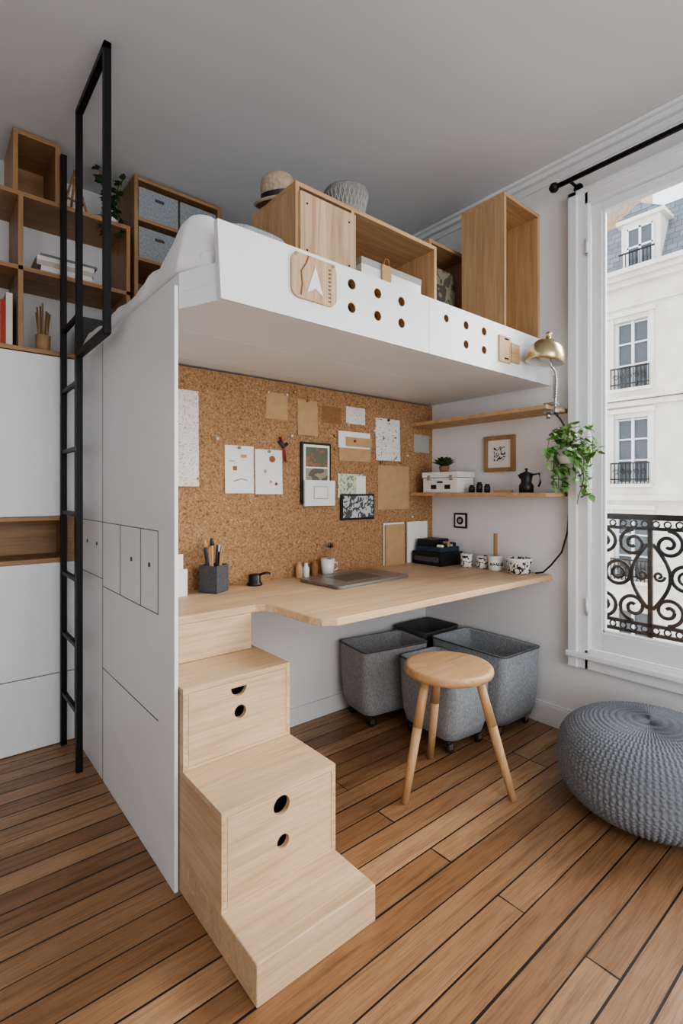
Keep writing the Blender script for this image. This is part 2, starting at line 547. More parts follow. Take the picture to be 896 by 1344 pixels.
for c in [x - .25 for x in cols]:
    b.box(XF + .05, XF + 1.3, c - .55, c + .55, 8.04, 9.6, STONE)
    b.box(XF + .03, XF + .05, c - .36, c + .36, 8.2, 9.4, OGLASS)
    for yy in (c - .36, c, c + .36):
        b.box(XF - .01, XF + .03, yy - .035, yy + .035, 8.2, 9.4, WHITE2)
    for q in (8.22, 8.8, 9.38):
        b.box(XF - .01, XF + .03, c - .36, c + .36, q - .03, q + .03, WHITE2)
    b.box(XF - .06, XF + 1.4, c - .68, c + .68, 9.6, 9.72, STONE)
    b.prism([(c - .68, 9.72), (c + .68, 9.72), (c, 10.1)], XF - .03, XF + 1.5, SLATE, 'x')
    for j in range(9):
        yy = c - .4 + j * .1
        b.box(XF - .3, XF - .28, yy - .01, yy + .01, 8.04, 8.55, BLACK)
    b.box(XF - .31, XF - .27, c - .5, c + .5, 8.53, 8.57, BLACK)
b.finish(0, fac)
b = B('chimneys')
for c in (7.3, 1.5, 13):
    b.box(XF + 1.0, XF + 2.0, c - .9, c + .3, 9.5, 12.2, BRICKM)
    b.box(XF + .95, XF + 2.05, c - .95, c + .35, 12.2, 12.35, STONE)
    for j in range(3):
        b.cyl((XF + 1.5, c - .7 + j * .4, 12.35), (XF + 1.5, c - .7 + j * .4, 12.7), .1, .08, BRICKM, 10)
b.finish(0, fac)
B('street').box(3.2, 30, -25, 35, -10.2, -10, plain('asphalt', (110, 110, 112), .9)).finish()

# ------------------------------------------------------------------ left cabinets + bookcase
FYC = 2.72
b = B('storage_cabinet')
x0, x1 = -1.88, .578
b.box(x0, x1, FYC + .02, BY - .005, 0, .868, WHITE)
b.box(x0, x1, FYC + .02, BY - .005, 1.084, 1.845, WHITE)
b.box(x0, x1, FYC + .25, BY - .005, .868, 1.084, OX)
for (z0, z1) in ((.004, .336), (.341, .866), (1.088, 1.845)):
    b.box(x0, -.9, FYC, FYC + .02, z0, z1, WHITE)
    b.box(-.896, -.152, FYC, FYC + .02, z0, z1, WHITE)
    b.box(-.148, x1, FYC, FYC + .02, z0, z1, WHITE)
b.box(x0, x1, FYC, FYC + .25, .868, .888, OX)
b.box(x0, x1, FYC, FYC + .25, 1.066, 1.084, OX)
b.box(.545, x1, FYC, FYC + .25, .888, 1.066, OX)
b.finish(.0015)

b = B('bookcase')
t = .02
zb, zm, zt = 1.85, 2.22, 2.56
X0, X1 = -1.2, .84
for z in (zb, zm, zt):
    b.box(X0, X1, FYC, BY - .02, z, z + t, OX)
for x in (X0, -.68, -.16, .345, X1 - t):
    b.box(x, x + t, FYC, BY - .02, zb + t, zt, OZ)
b.box(X0, X1, BY - .02, BY - .005, zb, zt + t, WALLM)
b.box(.325, .345, FYC, BY - .02, zt + t, 2.84, OZ); b.box(.495, .515, FYC, BY - .02, zt + t, 2.84, OZ)
b.box(.325, .515, FYC, BY - .02, 2.84, 2.86, OX)
b.box(.345, .495, BY - .04, BY - .02, zt + t, 2.84, OX)
b.box(.86, .88, FYC, BY - .02, 1.85, 2.86, OZ); b.box(1.33, 1.35, FYC, BY - .02, 1.85, 2.86, OZ)
for z in (2.84, 2.63, 2.42, 2.10, 1.85):
    b.box(.88, 1.33, FYC, BY - .02, z, z + .018, OX)
b.box(.88, 1.33, BY - .02, BY - .005, 1.85, 2.86, OX)
b.finish(.001)
b = B('fabric_storage_boxes')
for z in (2.439, 2.649):
    b.box(.885, 1.10, FYC + .01, BY - .05, z, z + .165, FELTB)
    b.box(1.11, 1.325, FYC + .01, BY - .05, z, z + .165, FELTB)
    b.box(.97, 1.02, FYC + .003, FYC + .01, z + .11, z + .125, FELTD)
    b.box(1.195, 1.245, FYC + .003, FYC + .01, z + .11, z + .125, FELTD)
b.box(.89, 1.32, FYC + .01, BY - .05, 2.119, 2.28, FELTB)
b.finish(.008)
BC = [plain('book_' + str(i), c, .7) for i, c in enumerate([(210, 206, 198), (186, 180, 170), (60, 62, 66), (160, 60, 45), (70, 100, 90), (200, 150, 70), (120, 120, 125), (225, 222, 216)])]
b = B('books')
x = -.13
b_list = [3, 0, 2, 5, 1, 4, 7, 6, 3, 0, 2, 1, 7, 4, 5, 0, 3, 2, 6, 7]
i = 0
while x < .31:
    w = random.uniform(.014, .030); h = random.uniform(.18, .27)
    b.box(x, x + w - .001, FYC + .03, FYC + .2, zb + t, zb + t + h, BC[b_list[i % 20]])
    x += w; i += 1
z = zm + t
for i in range(5):
    h = random.uniform(.012, .024)
    b.box(.42 + random.uniform(0, .03), .68 + random.uniform(-.03, .02), FYC + .03, FYC + .22, z, z + h, BC[(0, 7, 1, 7, 6)[i]]); z += h
z = zm + t
for i in range(4):
    b.box(-.1, .2, FYC + .03, FYC + .22, z, z + .02, BC[(1, 7, 0, 6)[i]]); z += .02
b.finish(.001)
b = B('brush_jar')
b.lathe((.46, FYC + .1, zb + t), [(0, 0), (.03, 0), (.033, .09), (.029, .09), (.027, .01), (0, .01)], KRAFT, 20)
for i in range(7):
    a = i * .9
    b.cyl((.46 + .01 * math.cos(a), FYC + .1 + .01 * math.sin(a), zb + t + .02), (.46 + .03 * math.cos(a), FYC + .1 + .03 * math.sin(a), zb + t + .2 + .02 * (i % 3)), .004, .004, OZ, 8)
b.finish()
b = B('desk_organizer')
b.box(.62, .78, FYC + .02, FYC + .2, zb + t, zb + t + .2, FELTD); b.box(.63, .77, FYC + .01, FYC + .02, zb + .05, zb + .12, BLKP)
b.finish(.004)
b = B('wooden_display_easel')
zz = zt + t
for (a, c) in (((.55, zz), (.61, zz + .24)), ((.67, zz), (.61, zz + .24)), ((.57, zz + .08), (.65, zz + .08))):
    b.cyl((a[0] - .01, FYC + .08, a[1] + .004), (c[0] - .01, FYC + .1, c[1]), .006, .006, OZ, 8)
b.cyl((.60, FYC + .24, zz + .004), (.60, FYC + .1, zz + .2), .006, .006, OZ, 8)
b.finish()
b = B('trailing_ivy_plant')
c = Vector((.762, FYC + .08, zt + t))
b.lathe(c, [(0, 0), (.035, 0), (.045, .07), (.04, .07), (.038, .055), (0, .055)], POT, 20)
for i in range(15):
    a = random.uniform(0, 6.28); L = random.uniform(.07, .15)
    pts = [c + Vector((math.cos(a) * L * s_ * .5, -abs(math.sin(a)) * L * s_ * .8 - .02 * s_, .06 + .18 * s_ * random.uniform(.8, 1.1) - .28 * s_ * s_ * (i % 2))) for s_ in [j / 5 for j in range(6)]]
    b.tube(pts, .0018, STEM, 5)
    for p in pts[1:]:
        for _ in range(2):
            b.leaf(p, random.uniform(2.2, 5.2), random.uniform(-.5, .7), random.uniform(-.5, .5), random.uniform(.028, .045), LEAF2)
b.finish()

# ------------------------------------------------------------------ loft bed
bed = empty('loft_bed')
PX0, PX1 = .584, .596
BX = .598
B('side_panel').box(PX0, PX1, 1.48, 2.715, 0, 1.82, WHITE).finish(.002, bed)
b = B('side_panel_seams')
e = .0012
def hs(y0, y1, z): b.box(PX0 - e, PX0 + .001, y0, y1, z - .0013, z + .0013, SEAM)
def vs(y, z0, z1): b.box(PX0 - e, PX0 + .001, y - .0014, y + .0014, z0, z1, SEAM)
hs(1.614, 2.7, 1.076); hs(1.614, 2.248, .81); vs(1.614, .81, 1.076); vs(1.779, .81, 1.076); vs(2.01, .81, 1.076); vs(2.248, .0, 1.82)
hs(1.614, 2.248, .471); hs(2.248, 2.7, .84)
for (y, z) in ((1.695, .96), (1.88, .96), (2.34, .98), (2.50, .98)):
    b.cyl((PX0 - .002, y, z), (PX0 + .001, y, z), .008, .008, BLKP, 14)
b.finish(0, bed)
b = B('platform')
EX = .655
b.prism([(EX, 1.342), (2.499, 1.342), (2.499, 1.66), (BX, 1.66), (BX, 1.48)], 1.75, 1.80, WHITE, 'z')
for (a, c) in ((1.662, 2.0), (2.002, 2.36), (2.362, 2.715)):
    b.box(BX, 2.499, a, c, 1.75, 1.80, WHITE)
b.box(.66, 2.499, 1.36, 2.71, 1.765, 1.80, WHITE)
b.finish(.001, bed)
b = B('end_rail')
b.prism([(EX, 1.342), (EX + .02, 1.342), (BX + .02, 1.485), (BX + .02, 2.715), (BX, 2.715), (BX, 1.48)], 1.80, 1.86, WHITE, 'z'); b.finish(.002, bed)
f = B('front_rail')
f.prism([(EX, 1.75), (1.5475, 1.75), (1.5475, 1.972), (EX - .012, 1.972)], 1.318, 1.340, WHITE)
fo1 = f.finish(0, bed)
f = B('front_rail_extension')
f.box(1.5495, 2.499, 1.318, 1.340, 1.75, 1.972, WHITE)
fo2 = f.finish(0, bed)
H1 = [(x, z, .0185) for x in (1.144, 1.268, 1.392) for z in (1.917, 1.836)]
H2 = [(1.657, 1.912, .0165)] + [(x, z, .0185) for x in (1.79, 1.92) for z in (1.912, 1.83)]
cut(fo1, [circ(*h) for h in H1], 1.30, 1.36)
cut(fo2, [circ(*h) for h in H2], 1.30, 1.36)
b = B('rail_lining')
b.box(1.05, 2.1, 1.358, 1.364, 1.801, 1.965, HOLEW)
for (x, z, r) in H1 + H2:      # ply edge sleeves inside the finger holes
    n = 28
    o_ = circ(x, z, r - .0002, n); i_ = circ(x, z, r - .0025, n)
    vv = [(p[0], 1.3178, p[1]) for p in o_] + [(p[0], 1.3178, p[1]) for p in i_] + [(p[0], 1.3405, p[1]) for p in i_] + [(p[0], 1.3405, p[1]) for p in o_]
    ff = []
    for q in range(n):
        w_ = (q + 1) % n
        for L_ in range(3):
            ff.append((L_ * n + q, L_ * n + w_, (L_ + 1) * n + w_, (L_ + 1) * n + q))
        ff.append((3 * n + q, 3 * n + w_, w_, q))
    b.add(vv, ff, HOLEW)
b.finish(0, bed)
b = B('wooden_plaque')
b.loft([[(x, y, 0) for x, y, _ in rrect(.182, .142, .03, 0)], [(x, y, .008) for x, y, _ in rrect(.182, .142, .03, 0)]], RW, Matrix.Translation((.98, 1.318, 1.886)) @ Euler((math.pi / 2, 0, 0)).to_matrix().to_4x4())
b.prism([(.948, 1.838), (.98, 1.856), (1.012, 1.838), (.98, 1.928)], 1.307, 1.311, WHITE)
b.tube([(.955, 1.3095, 1.955), (.945, 1.3095, 1.93), (.925, 1.3095, 1.90), (.93, 1.3095, 1.86), (.925, 1.3095, 1.825)], .003, KRAFT2, 6)
for k in range(9):
    b.box(1.036, 1.046, 1.3085, 1.311, 1.826 + k * .013, 1.832 + k * .013, KRAFT2)
for x in (.905, 1.055):
    b.cyl((x, 1.306, 1.95), (x, 1.311, 1.95), .006, .006, BRASS, 10)
for o in b.bm.faces: o.smooth = False
b.finish(0, bed)
b = B('wooden_labels')
b.box(2.03, 2.12, 1.310, 1.318, 1.80, 1.92, RW); b.box(2.128, 2.20, 1.310, 1.318, 1.81, 1.90, CX)
for z in (1.815, 1.905):
    b.box(2.07, 2.10, 1.307, 1.31, z, z + .006, DARKIN)
b.finish(.001, bed)
b = B('mattress')
lo = [[(x + 1.56, y + 2.04, z) for x, y, z in rrect(w, d, .05, z)] for (w, d, z) in ((1.83, 1.30, 1.801), (1.86, 1.335, 1.82), (1.86, 1.335, 1.90), (1.84, 1.32, 1.92))]
b.loft(lo, SHEET); b.finish(0, bed)
b = B('duvet'); nx, ny = 44, 110
v = []; fcs = []
for i in range(nx):
    for j in range(ny):
        sx = i / (nx - 1); sy = j / (ny - 1)
        Y = 1.372 + sy * 1.33
        xl = .588 + (.058 * (1 - (Y - 1.372) / .11) if Y < 1.482 else 0)
        X = xl + sx * (.955 - xl)
        edge = min(1, max(0, (X - xl) / .05)); edge = math.sin(edge * math.pi / 2)
        ey = min(1, min(sy, 1 - sy) / .04); ey = math.sin(ey * math.pi / 2)
        er = min(1, (1 - sx) / .12); er = math.sin(er * math.pi / 2)
        n_ = noise.noise(Vector((X * 6, Y * 4, 0))) * .03 + noise.noise(Vector((X * 18, Y * 9, 3))) * .014 + noise.noise(Vector((X * 30, Y * 6, 7))) * .008
        hump = .080 * math.exp(-((Y - 1.47) / .22) ** 2)
        Z = 1.845 + (.095 + hump + n_) * edge * (.45 + .55 * ey) * (.5 + .5 * er) + .02
        v.append((X + .008 * noise.noise(Vector((Y * 12, 0, 1))), Y, Z))
for i in range(nx - 1):
    for j in range(ny - 1):
        a = i * ny + j
        fcs.append((a, a + ny, a + ny + 1, a + 1))
b.add(v, fcs, SHEET, True)
o = b.finish(0, bed)
md = o.modifiers.new('s', 'SOLIDIFY'); md.thickness = .025; md.offset = -1
b = B('pillow')
b.loft([[(x + .83, y + 1.52, z) for x, y, z in rrect(w, d, .06, z)] for (w, d, z) in ((.16, .20, 1.985), (.21, .27, 2.0), (.22, .28, 2.02), (.19, .24, 2.035), (.10, .12, 2.042))], FELTB)
b.finish(0, bed)

# crates on bed
b = B('wooden_storage_crate')
cx0, cx1, cy0, cy1, cz0, cz1 = .98, 1.72, 1.42, 1.71, 1.922, 2.262
b.box(cx0, cx1, cy0, cy1, cz1 - .016, cz1, CX); b.box(cx0, cx1, cy0, cy1, cz0, cz0 + .016, CX)
for x in (cx0, 1.23, cx1 - .016): b.box(x, x + .016, cy0, cy1, cz0 + .016, cz1 - .016, CZ)
b.box(cx0 + .016, cx1 - .016, cy1 - .012, cy1, cz0 + .016, cz1 - .016, CX)
b.box(cx0 + .012, 1.243, cy0 - .012, cy0 - .0005, cz0 + .02, cz1 - .035, RW)
for (x, z) in ((1.02, 2.19), (1.21, 2.19), (1.02, 2.03), (1.21, 2.03)):
    b.cyl((x, cy0 - .014, z), (x, cy0 - .011, z), .004, .004, DARKIN, 8)
b.finish(.0015)
b = B('document_case')
b.box(1.30, 1.64, 1.44, 1.66, 1.939, 2.09, POT); b.box(1.298, 1.642, 1.438, 1.662, 2.08, 2.105, GREYP)
b.box(1.40, 1.45, 1.428, 1.437, 1.97, 2.10, KRAFT); b.tube([(1.41, 1.432, 2.10), (1.415, 1.43, 2.125), (1.435, 1.43, 2.125), (1.44, 1.432, 2.10)], .003, KRAFT2)
b.finish(.004)
b = B('tall_wooden_crate')
a0, a1, y0, y1, z0, z1 = 2.168, 2.498, 1.374, 1.625, 1.922, 2.655
b.box(a0, a1, y0, y1, z1 - .018, z1, CX); b.box(a0, a1, y0, y1, z0, z0 + .018, CX)
b.box(a0, a0 + .018, y0, y1, z0 + .018, z1 - .018, CZ); b.box(a1 - .018, a1, y0, y1, z0 + .018, z1 - .018, CZ)
b.box(a0 + .018, a1 - .018, y1 - .012, y1, z0 + .018, z1 - .018, CZ)
b.finish(.0015)
b = B('ink_bottle')
b.lathe((2.215, 1.42, 1.941), [(0, 0), (.02, 0), (.02, .07), (.008, .085), (.008, .11), (0, .11)], BLKP, 16); b.finish()
b = B('picture_crate')
a0, a1, y0, y1, z1 = 2.0, 2.34, 1.70, 1.95, 2.50
b.box(a0, a1, y0, y1, z1 - .018, z1, CX); b.box(a0, a1, y0, y1, 1.922, 1.94, CX)
b.box(a0, a0 + .018, y0, y1, 1.94, z1 - .018, CZ); b.box(a1 - .018, a1, y0, y1, 1.94, z1 - .018, CZ)
b.box(a0 + .018, a1 - .018, y1 - .012, y1, 1.94, z1 - .018, CX)
b.box(a0 + .018, a0 + .24, y0 + .02, y0 + .03, 1.94, 2.38, LANDM)
b.finish(.0015)
b = B('woven_basket')
kx, ky = 1.325, 1.56
b.lathe((kx, ky, 2.2625), [(0, 0), (.055, 0), (.062, .01), (.086, .125), (.092, .14), (.089, .145), (.082, .14), (.056, .012), (0, .012)], WICK, 40)
for i in range(28):
    a = i * 2 * math.pi / 28
    for sg in (1, -1):
        pts = [(kx + (.0605 + .027 * t_) * math.cos(a + sg * .4 * t_), ky + (.0605 + .027 * t_) * math.sin(a + sg * .4 * t_), 2.272 + .12 * t_) for t_ in (0, .33, .66, 1)]
        b.tube(pts, .0025, GREYP, 5)
b.finish()
b = B('straw_hat')
HM = Euler((.16, -.30, .0)).to_matrix().to_4x4()
b.lathe((1.048, 1.62, 2.292), [(.092, .0), (.100, .006), (.096, .010), (.068, .012), (.066, .06), (.056, .088), (.035, .102), (0, .106)], STRAW, 36, HM)
b.lathe((1.048, 1.62, 2.292), [(.0695, .014), (.069, .034)], BLKP, 36, HM)
b.finish()

# ------------------------------------------------------------------ desk
b = B('desk')
pts = [(BX, 1.672), (.97, 1.672), (1.005, 1.655), (1.02, 1.60), (1.022, 1.40), (1.035, 1.345), (1.08, 1.318), (2.498, 1.305), (2.498, 2.155), (BX, 2.155)]
b.prism(pts, .748, .7755, WX, 'z')
b.finish(.003)

# ------------------------------------------------------------------ stairs
st = empty('storage_staircase')
SX0, SX1 = .600, .98
def step(nm, y0, y1, z0, z1, front=True):
    b = B(nm); th = .016
    b.box(SX0, SX1, y0, y1, z1 - th, z1, WX)
    b.box(SX0, SX0 + th, y0, y1, z0, z1 - th, WY); b.box(SX1 - th, SX1, y0, y1, z0, z1 - th, WY)
    b.box(SX0 + th, SX1 - th, y0 + .06, y1 - .002, z0, z1 - th, DARKIN)  # dark block colours in the shade of the drawer's inside
    b.box(SX0 + th, SX1 - th, y0, y0 + .06, z0, z0 + .010, WX)
    zz = z0 + .012
    while front and zz < z1 - .03:
        for xx in (SX0, SX1 - th):
            b.box(xx + .003, xx + th - .003, y0 - .0004, y0 + .001, zz, zz + .001, JOINT)
        zz += .020
    b.finish(.0015, st)
def front(nm, y0, z0, z1, holes):
    b = B(nm)
    b.box(SX0 + .0172, SX1 - .0172, y0 + .0005, y0 + .016, z0 + .0112, z1 - .0172, WX)
    o = b.finish(0, st)
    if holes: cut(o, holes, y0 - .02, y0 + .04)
step('upper_drawer_box', 1.454, 1.9, .368, .614)
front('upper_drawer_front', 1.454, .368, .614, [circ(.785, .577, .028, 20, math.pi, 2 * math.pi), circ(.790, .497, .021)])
step('lower_drawer_box', 1.205, 1.9, .103, .367)
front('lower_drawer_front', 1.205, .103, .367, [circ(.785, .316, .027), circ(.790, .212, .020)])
b = B('base_step')
b.box(SX0, SX1, 1.027, 1.9, 0, .1025, WX); b.finish(.003, st)
b = B('top_riser_box')
b.box(SX0, .955, 1.674, 2.0, .615, .7475, WX); b.finish(.002, st)

# ------------------------------------------------------------------ ladder
b = B('black_metal_ladder'); s_ = .0125; XL = .525
def bar(p0, p1, r=s_):
    x0, x1 = sorted((p0[0], p1[0])); y0, y1 = sorted((p0[1], p1[1])); z0, z1 = sorted((p0[2], p1[2]))
    b.box(x0 - r, x1 + r, y0 - r, y1 + r, z0 - (r if z1 - z0 < .001 else 0), z1 + (r if z1 - z0 < .001 else 0), BLACK)
bar((XL, 2.39, 0), (XL, 2.39, 2.84)); bar((XL, 2.695, 0), (XL, 2.695, 2.80))
for i in range(7):
    bar((XL, 2.405, .25 + .285 * i), (XL, 2.68, .25 + .285 * i), .009)
bar((XL, 1.97, 1.78), (XL, 1.97, 2.84)); bar((XL, 1.97, 2.828), (XL, 2.378, 2.828)); bar((XL, 1.983, 1.79), (XL, 2.378, 1.79))
b.finish(.001)

# ------------------------------------------------------------------ wall shelves
b = B('wall_shelf'); b.box(2.287, 2.499, 1.225, 2.098, 1.598, 1.618, CX); b.finish(.002)
b = B('wall_shelf'); b.box(2.287, 2.499, 1.225, 2.098, 1.178, 1.198, CX); b.finish(.002)
SZ = 1.198
b = B('latched_storage_box')
b.box(2.31, 2.46, 1.76, 2.01, SZ, SZ + .085, POT); b.box(2.305, 2.465, 1.755, 2.015, SZ + .087, SZ + .118, POT)
for y in (1.80, 1.96): b.box(2.301, 2.31, y - .01, y + .01, SZ + .07, SZ + .10, CHROME)
for y in (1.83, 1.93): b.box(2.308, 2.311, y - .02, y + .02, SZ + .02, SZ + .045, BLKP)
b.box(2.302, 2.306, 1.86, 1.90, SZ + .055, SZ + .065, BLKP)
b.finish(.003)
b = B('potted_succulent')
c = Vector((2.345, 1.88, SZ + .1185))
b.lathe(c, [(0, 0), (.025, 0), (.03, .035), (.026, .035), (.025, .028), (0, .028)], KRAFT2, 20)
for i in range(32):
    b.leaf(c + Vector((0, 0, .03)), i * 2.4, -.4 - .9 * (i / 32), 0, .085 - .0006 * i, LEAF2)
b.finish()
b = B('ink_jars')
for (y, h) in ((1.70, .03), (1.65, .045), (1.60, .035)):
    b.lathe((2.36, y, SZ), [(0, 0), (.016, 0), (.017, h), (.012, h + .003), (.012, h + .012), (0, h + .012)], BLKP, 16)
b.box(2.33, 2.37, 1.45, 1.54, SZ, SZ + .012, KRAFT)
b.finish()
b = B('moka_pot')
c = (2.36, 1.37, SZ)
b.lathe(c, [(0, 0), (.036, 0), (.037, .035), (.026, .052), (.026, .055), (.034, .095), (.031, .097), (.006, .107), (.006, .115), (.009, .120), (0, .125)], BLKP, 8)
b.tube([(2.36, 1.335, SZ + .09), (2.36, 1.30, SZ + .095), (2.36, 1.295, SZ + .05), (2.36, 1.305, SZ + .03)], .005, BLKP)
b.add([(2.36 - .01, 1.40, SZ + .07), (2.36 + .01, 1.40, SZ + .07), (2.36, 1.42, SZ + .092), (2.36, 1.395, SZ + .094)], [(0, 1, 2), (0, 2, 3), (1, 3, 2), (0, 3, 1)], BLKP)
b.finish()
b = B('framed_art_print')
ya, yb, za, zb_ = 1.512, 1.705, 1.315, 1.515
for (y0, y1, z0, z1) in ((ya, yb, za, za + .022), (ya, yb, zb_ - .022, zb_), (ya, ya + .022, za + .022, zb_ - .022), (yb - .022, yb, za + .022, zb_ - .022)):
    b.box(2.48, 2.499, y0, y1, z0, z1, OZ)
b.box(2.49, 2.499, ya + .022, yb - .022, za + .022, zb_ - .022, PAPER)
b.box(2.488, 2.49, ya + .06, yb - .06, za + .06, zb_ - .06, CUPP)
b.finish(.001)
b = B('power_outlet')
b.box(2.488, 2.499, 1.83, 1.92, .985, 1.075, BLKP); b.box(2.486, 2.489, 1.84, 1.91, .995, 1.065, POT); b.cyl((2.484, 1.875, 1.03), (2.487, 1.875, 1.03), .024, .024, BLKP)
b.cyl((2.482, 1.875, 1.03), (2.485, 1.875, 1.03), .012, .012, GREYP)
b.finish(.002)

# lamp
b = B('clamp_desk_lamp')
M = Euler((.12, .10, 0)).to_matrix().to_4x4()
b.lathe((2.262, 1.215, 1.845), [(.084, -.035), (.088, -.033), (.086, 0), (.074, .035), (.050, .062), (.02, .074), (.012, .078), (.012, .095), (.016, .10), (.01, .108), (0, .11)], BRASS, 40, M)
b.lathe((2.262, 1.215, 1.845), [(.084, -.035), (.081, 0), (.068, .033), (.04, .056), (0, .066)], POT, 40, M)
b.lathe((2.262, 1.215, 1.845), [(0, -.03), (.02, -.022), (.026, 0), (.018, .03), (0, .05)], POT, 20, M)
b.tube([(2.275, 1.215, 1.87), (2.295, 1.205, 1.80), (2.325, 1.20, 1.775), (2.335, 1.20, 1.73), (2.335, 1.205, 1.63), (2.335, 1.205, 1.58)], .006, CHROME)
b.tube([(2.335 + .012 * math.cos(i * .9), 1.203 + .012 * math.sin(i * .9), 1.65 + i * .0016) for i in range(70)], .002, CHROME, 5)
b.box(2.315, 2.355, 1.195, 1.255, 1.6185, 1.63, CHROME); b.box(2.315, 2.355, 1.195, 1.255, 1.582, 1.5975, CHROME)
b.cyl((2.335, 1.24, 1.555), (2.335, 1.24, 1.585), .01, .01, CHROME)
b.finish()
b = B('lamp_power_cable')
b.tube([(2.345, 1.212, 1.58), (2.40, 1.215, 1.56), (2.478, 1.215, 1.50), (2.485, 1.215, 1.38), (2.485, 1.212, 1.22), (2.48, 1.21, 1.10), (2.475, 1.215, 1.0), (2.467, 1.24, .90), (2.455, 1.29, .83), (2.45, 1.33, .79), (2.45, 1.37, .781)], .0045, BLKP)
b.finish()

# pothos
b = B('hanging_pothos_plant')
c = Vector((2.345, 1.155, 1.335))
b.lathe(c, [(0, 0), (.03, 0), (.042, .02), (.046, .075), (.041, .075), (.04, .06), (0, .06)], POT, 24)
for a in (0, 2.1, 4.2):
    b.tube([c + Vector((.043 * math.cos(a), .043 * math.sin(a), .07)), (2.36, 1.18, 1.52), (2.375, 1.218, 1.59)], .0012, STEM, 5)
b.tube([(2.375, 1.218, 1.59), (2.375, 1.219, 1.622), (2.375, 1.245, 1.622)], .0025, BLACK, 6)
random.seed(12)
for i in range(30):
    a = random.uniform(0, 6.28); R = random.uniform(.06, .15); up = random.uniform(-.08, .15)
    pts = []
    for k in range(7):
        s2 = k / 6
        x = c.x + math.cos(a) * R * .9 * math.sin(s2 * 1.7); y = c.y + math.sin(a) * R * math.sin(s2 * 1.7)
        zz = c.z + .075 + up * math.sin(s2 * 2.2) * 1.1 - .15 * s2 * s2 * (1.0 if i % 3 else .2)
        pts.append(Vector((min(x, 2.43), min(y, 1.205), zz)))
    b.tube(pts, .0018, STEM if i % 2 else LEAF, 5)
    for p in pts[1:]:
        for _ in range(2):
            q = p + Vector((random.uniform(-.015, .005), random.uniform(-.015, .005), random.uniform(-.01, .01)))
            b.leaf(q, random.uniform(2.8, 5.2), random.uniform(-.4, 1.1), random.uniform(-.7, .7), random.uniform(.028, .046), LEAF)
b.tube([c + Vector((0, -.03, .07)), c + Vector((.02, -.07, .03)), c + Vector((.0, -.08, -.08)), c + Vector((-.01, -.06, -.16)), c + Vector((.0, -.05, -.19))], .002, STEM, 5)
b.finish()

# ------------------------------------------------------------------ pinboard papers
CY = 2.0985
def paper(nm, x0, x1, z0, z1, m, curl=0, pin=None, extra=None):
    b = B(nm)
    n = 8; v = []
    for i in range(n + 1):
        for j in range(n + 1):
            sx = i / n; sz = j / n
            off = -.001 - curl * ((1 - sz) ** 2) * (.6 + .4 * math.sin(sx * 3))
            v.append((x0 + (x1 - x0) * sx, CY + off, z0 + (z1 - z0) * sz))
    f = [(i * (n + 1) + j, (i + 1) * (n + 1) + j, (i + 1) * (n + 1) + j + 1, i * (n + 1) + j + 1) for i in range(n) for j in range(n)]
    b.add(v, f, m, True)
    if extra: extra(b)
    if pin:
        for (px, pz, pm) in pin:
            b.lathe((px, CY - .003, pz), [(0, .012), (.006, .011), (.004, .006), (.007, .001), (0, 0)], pm, 12, Euler((math.pi / 2, 0, 0)).to_matrix().to_4x4())
    return b.finish()
paper('pinned_pattern_sheet', .70, .935, 1.225, 1.64, DOTP, curl=.01, pin=[(.93, 1.26, KRAFT)])
def ex(b):
    b.box(1.10, 1.12, CY - .004, CY - .002, 1.30, 1.32, KRAFT2); b.box(1.08, 1.11, CY - .004, CY - .002, 1.34, 1.345, GREYP)
    b.box(1.14, 1.17, CY - .004, CY - .002, 1.36, 1.375, KRAFT)
    b.tube([(1.10, CY - .010, 1.25), (1.14, CY - .011, 1.262), (1.17, CY - .012, 1.255)], .0015, KRAFT2, 5)
paper('pinned_drawing', 1.06, 1.208, 1.195, 1.415, PAPER, curl=.008, pin=[(1.13, 1.405, BRASS)], extra=ex)
def ex(b):
    b.cyl((1.31, CY - .006, 1.36), (1.31, CY - .002, 1.36), .016, .016, KRAFT2, 16)
    b.cyl((1.27, CY - .006, 1.30), (1.27, CY - .002, 1.30), .008, .008, GREYP, 16)
    b.cyl((1.30, CY - .009, 1.25), (1.30, CY - .002, 1.25), .007, .007, KRAFT, 16)
    b.cyl((1.33, CY - .009, 1.24), (1.33, CY - .002, 1.24), .007, .007, REDM, 16)
    b.tube([(1.35, CY - .010, 1.47), (1.37, CY - .014, 1.42), (1.38, CY - .014, 1.35)], .006, REDM, 8)
    b.tube([(1.345, CY - .010, 1.45), (1.37, CY - .014, 1.42), (1.39, CY - .014, 1.44)], .008, BLUEM, 8)
paper('pinned_drawing', 1.216, 1.368, 1.19, 1.405, PAPER, curl=.008, pin=[(1.29, 1.395, BRASS)], extra=ex)
paper('kraft_note', 1.277, 1.40, 1.556, 1.685, KRAFT, pin=[(1.285, 1.68, POT), (1.39, 1.68, POT)])
paper('kraft_note', 1.46, 1.585, 1.49, 1.67, KRAFT, curl=.006, pin=[(1.52, 1.665, BRASS)])
paper('cork_sample_card', 1.615, 1.745, 1.565, 1.654, KRAFT2)
paper('lace_card', 1.78, 1.92, 1.575, 1.668, DOTP, pin=[(1.79, 1.57, POT)])
paper('grey_note', 2.325, 2.465, 1.446, 1.555, GREYP)
paper('speckled_print_sheet', 2.0, 2.2, 1.383, 1.628, SPOTP, curl=.008, pin=[(2.10, 1.62, BLKP)])
paper('kraft_sheet', 2.02, 2.28, 1.10, 1.355, KRAFT)
b = B('pinned_photo_frame')
b.box(1.475, 1.665, CY - .014, CY - .001, 1.14, 1.455, BLKP); b.box(1.487, 1.653, CY - .016, CY - .014, 1.152, 1.443, PAPER)
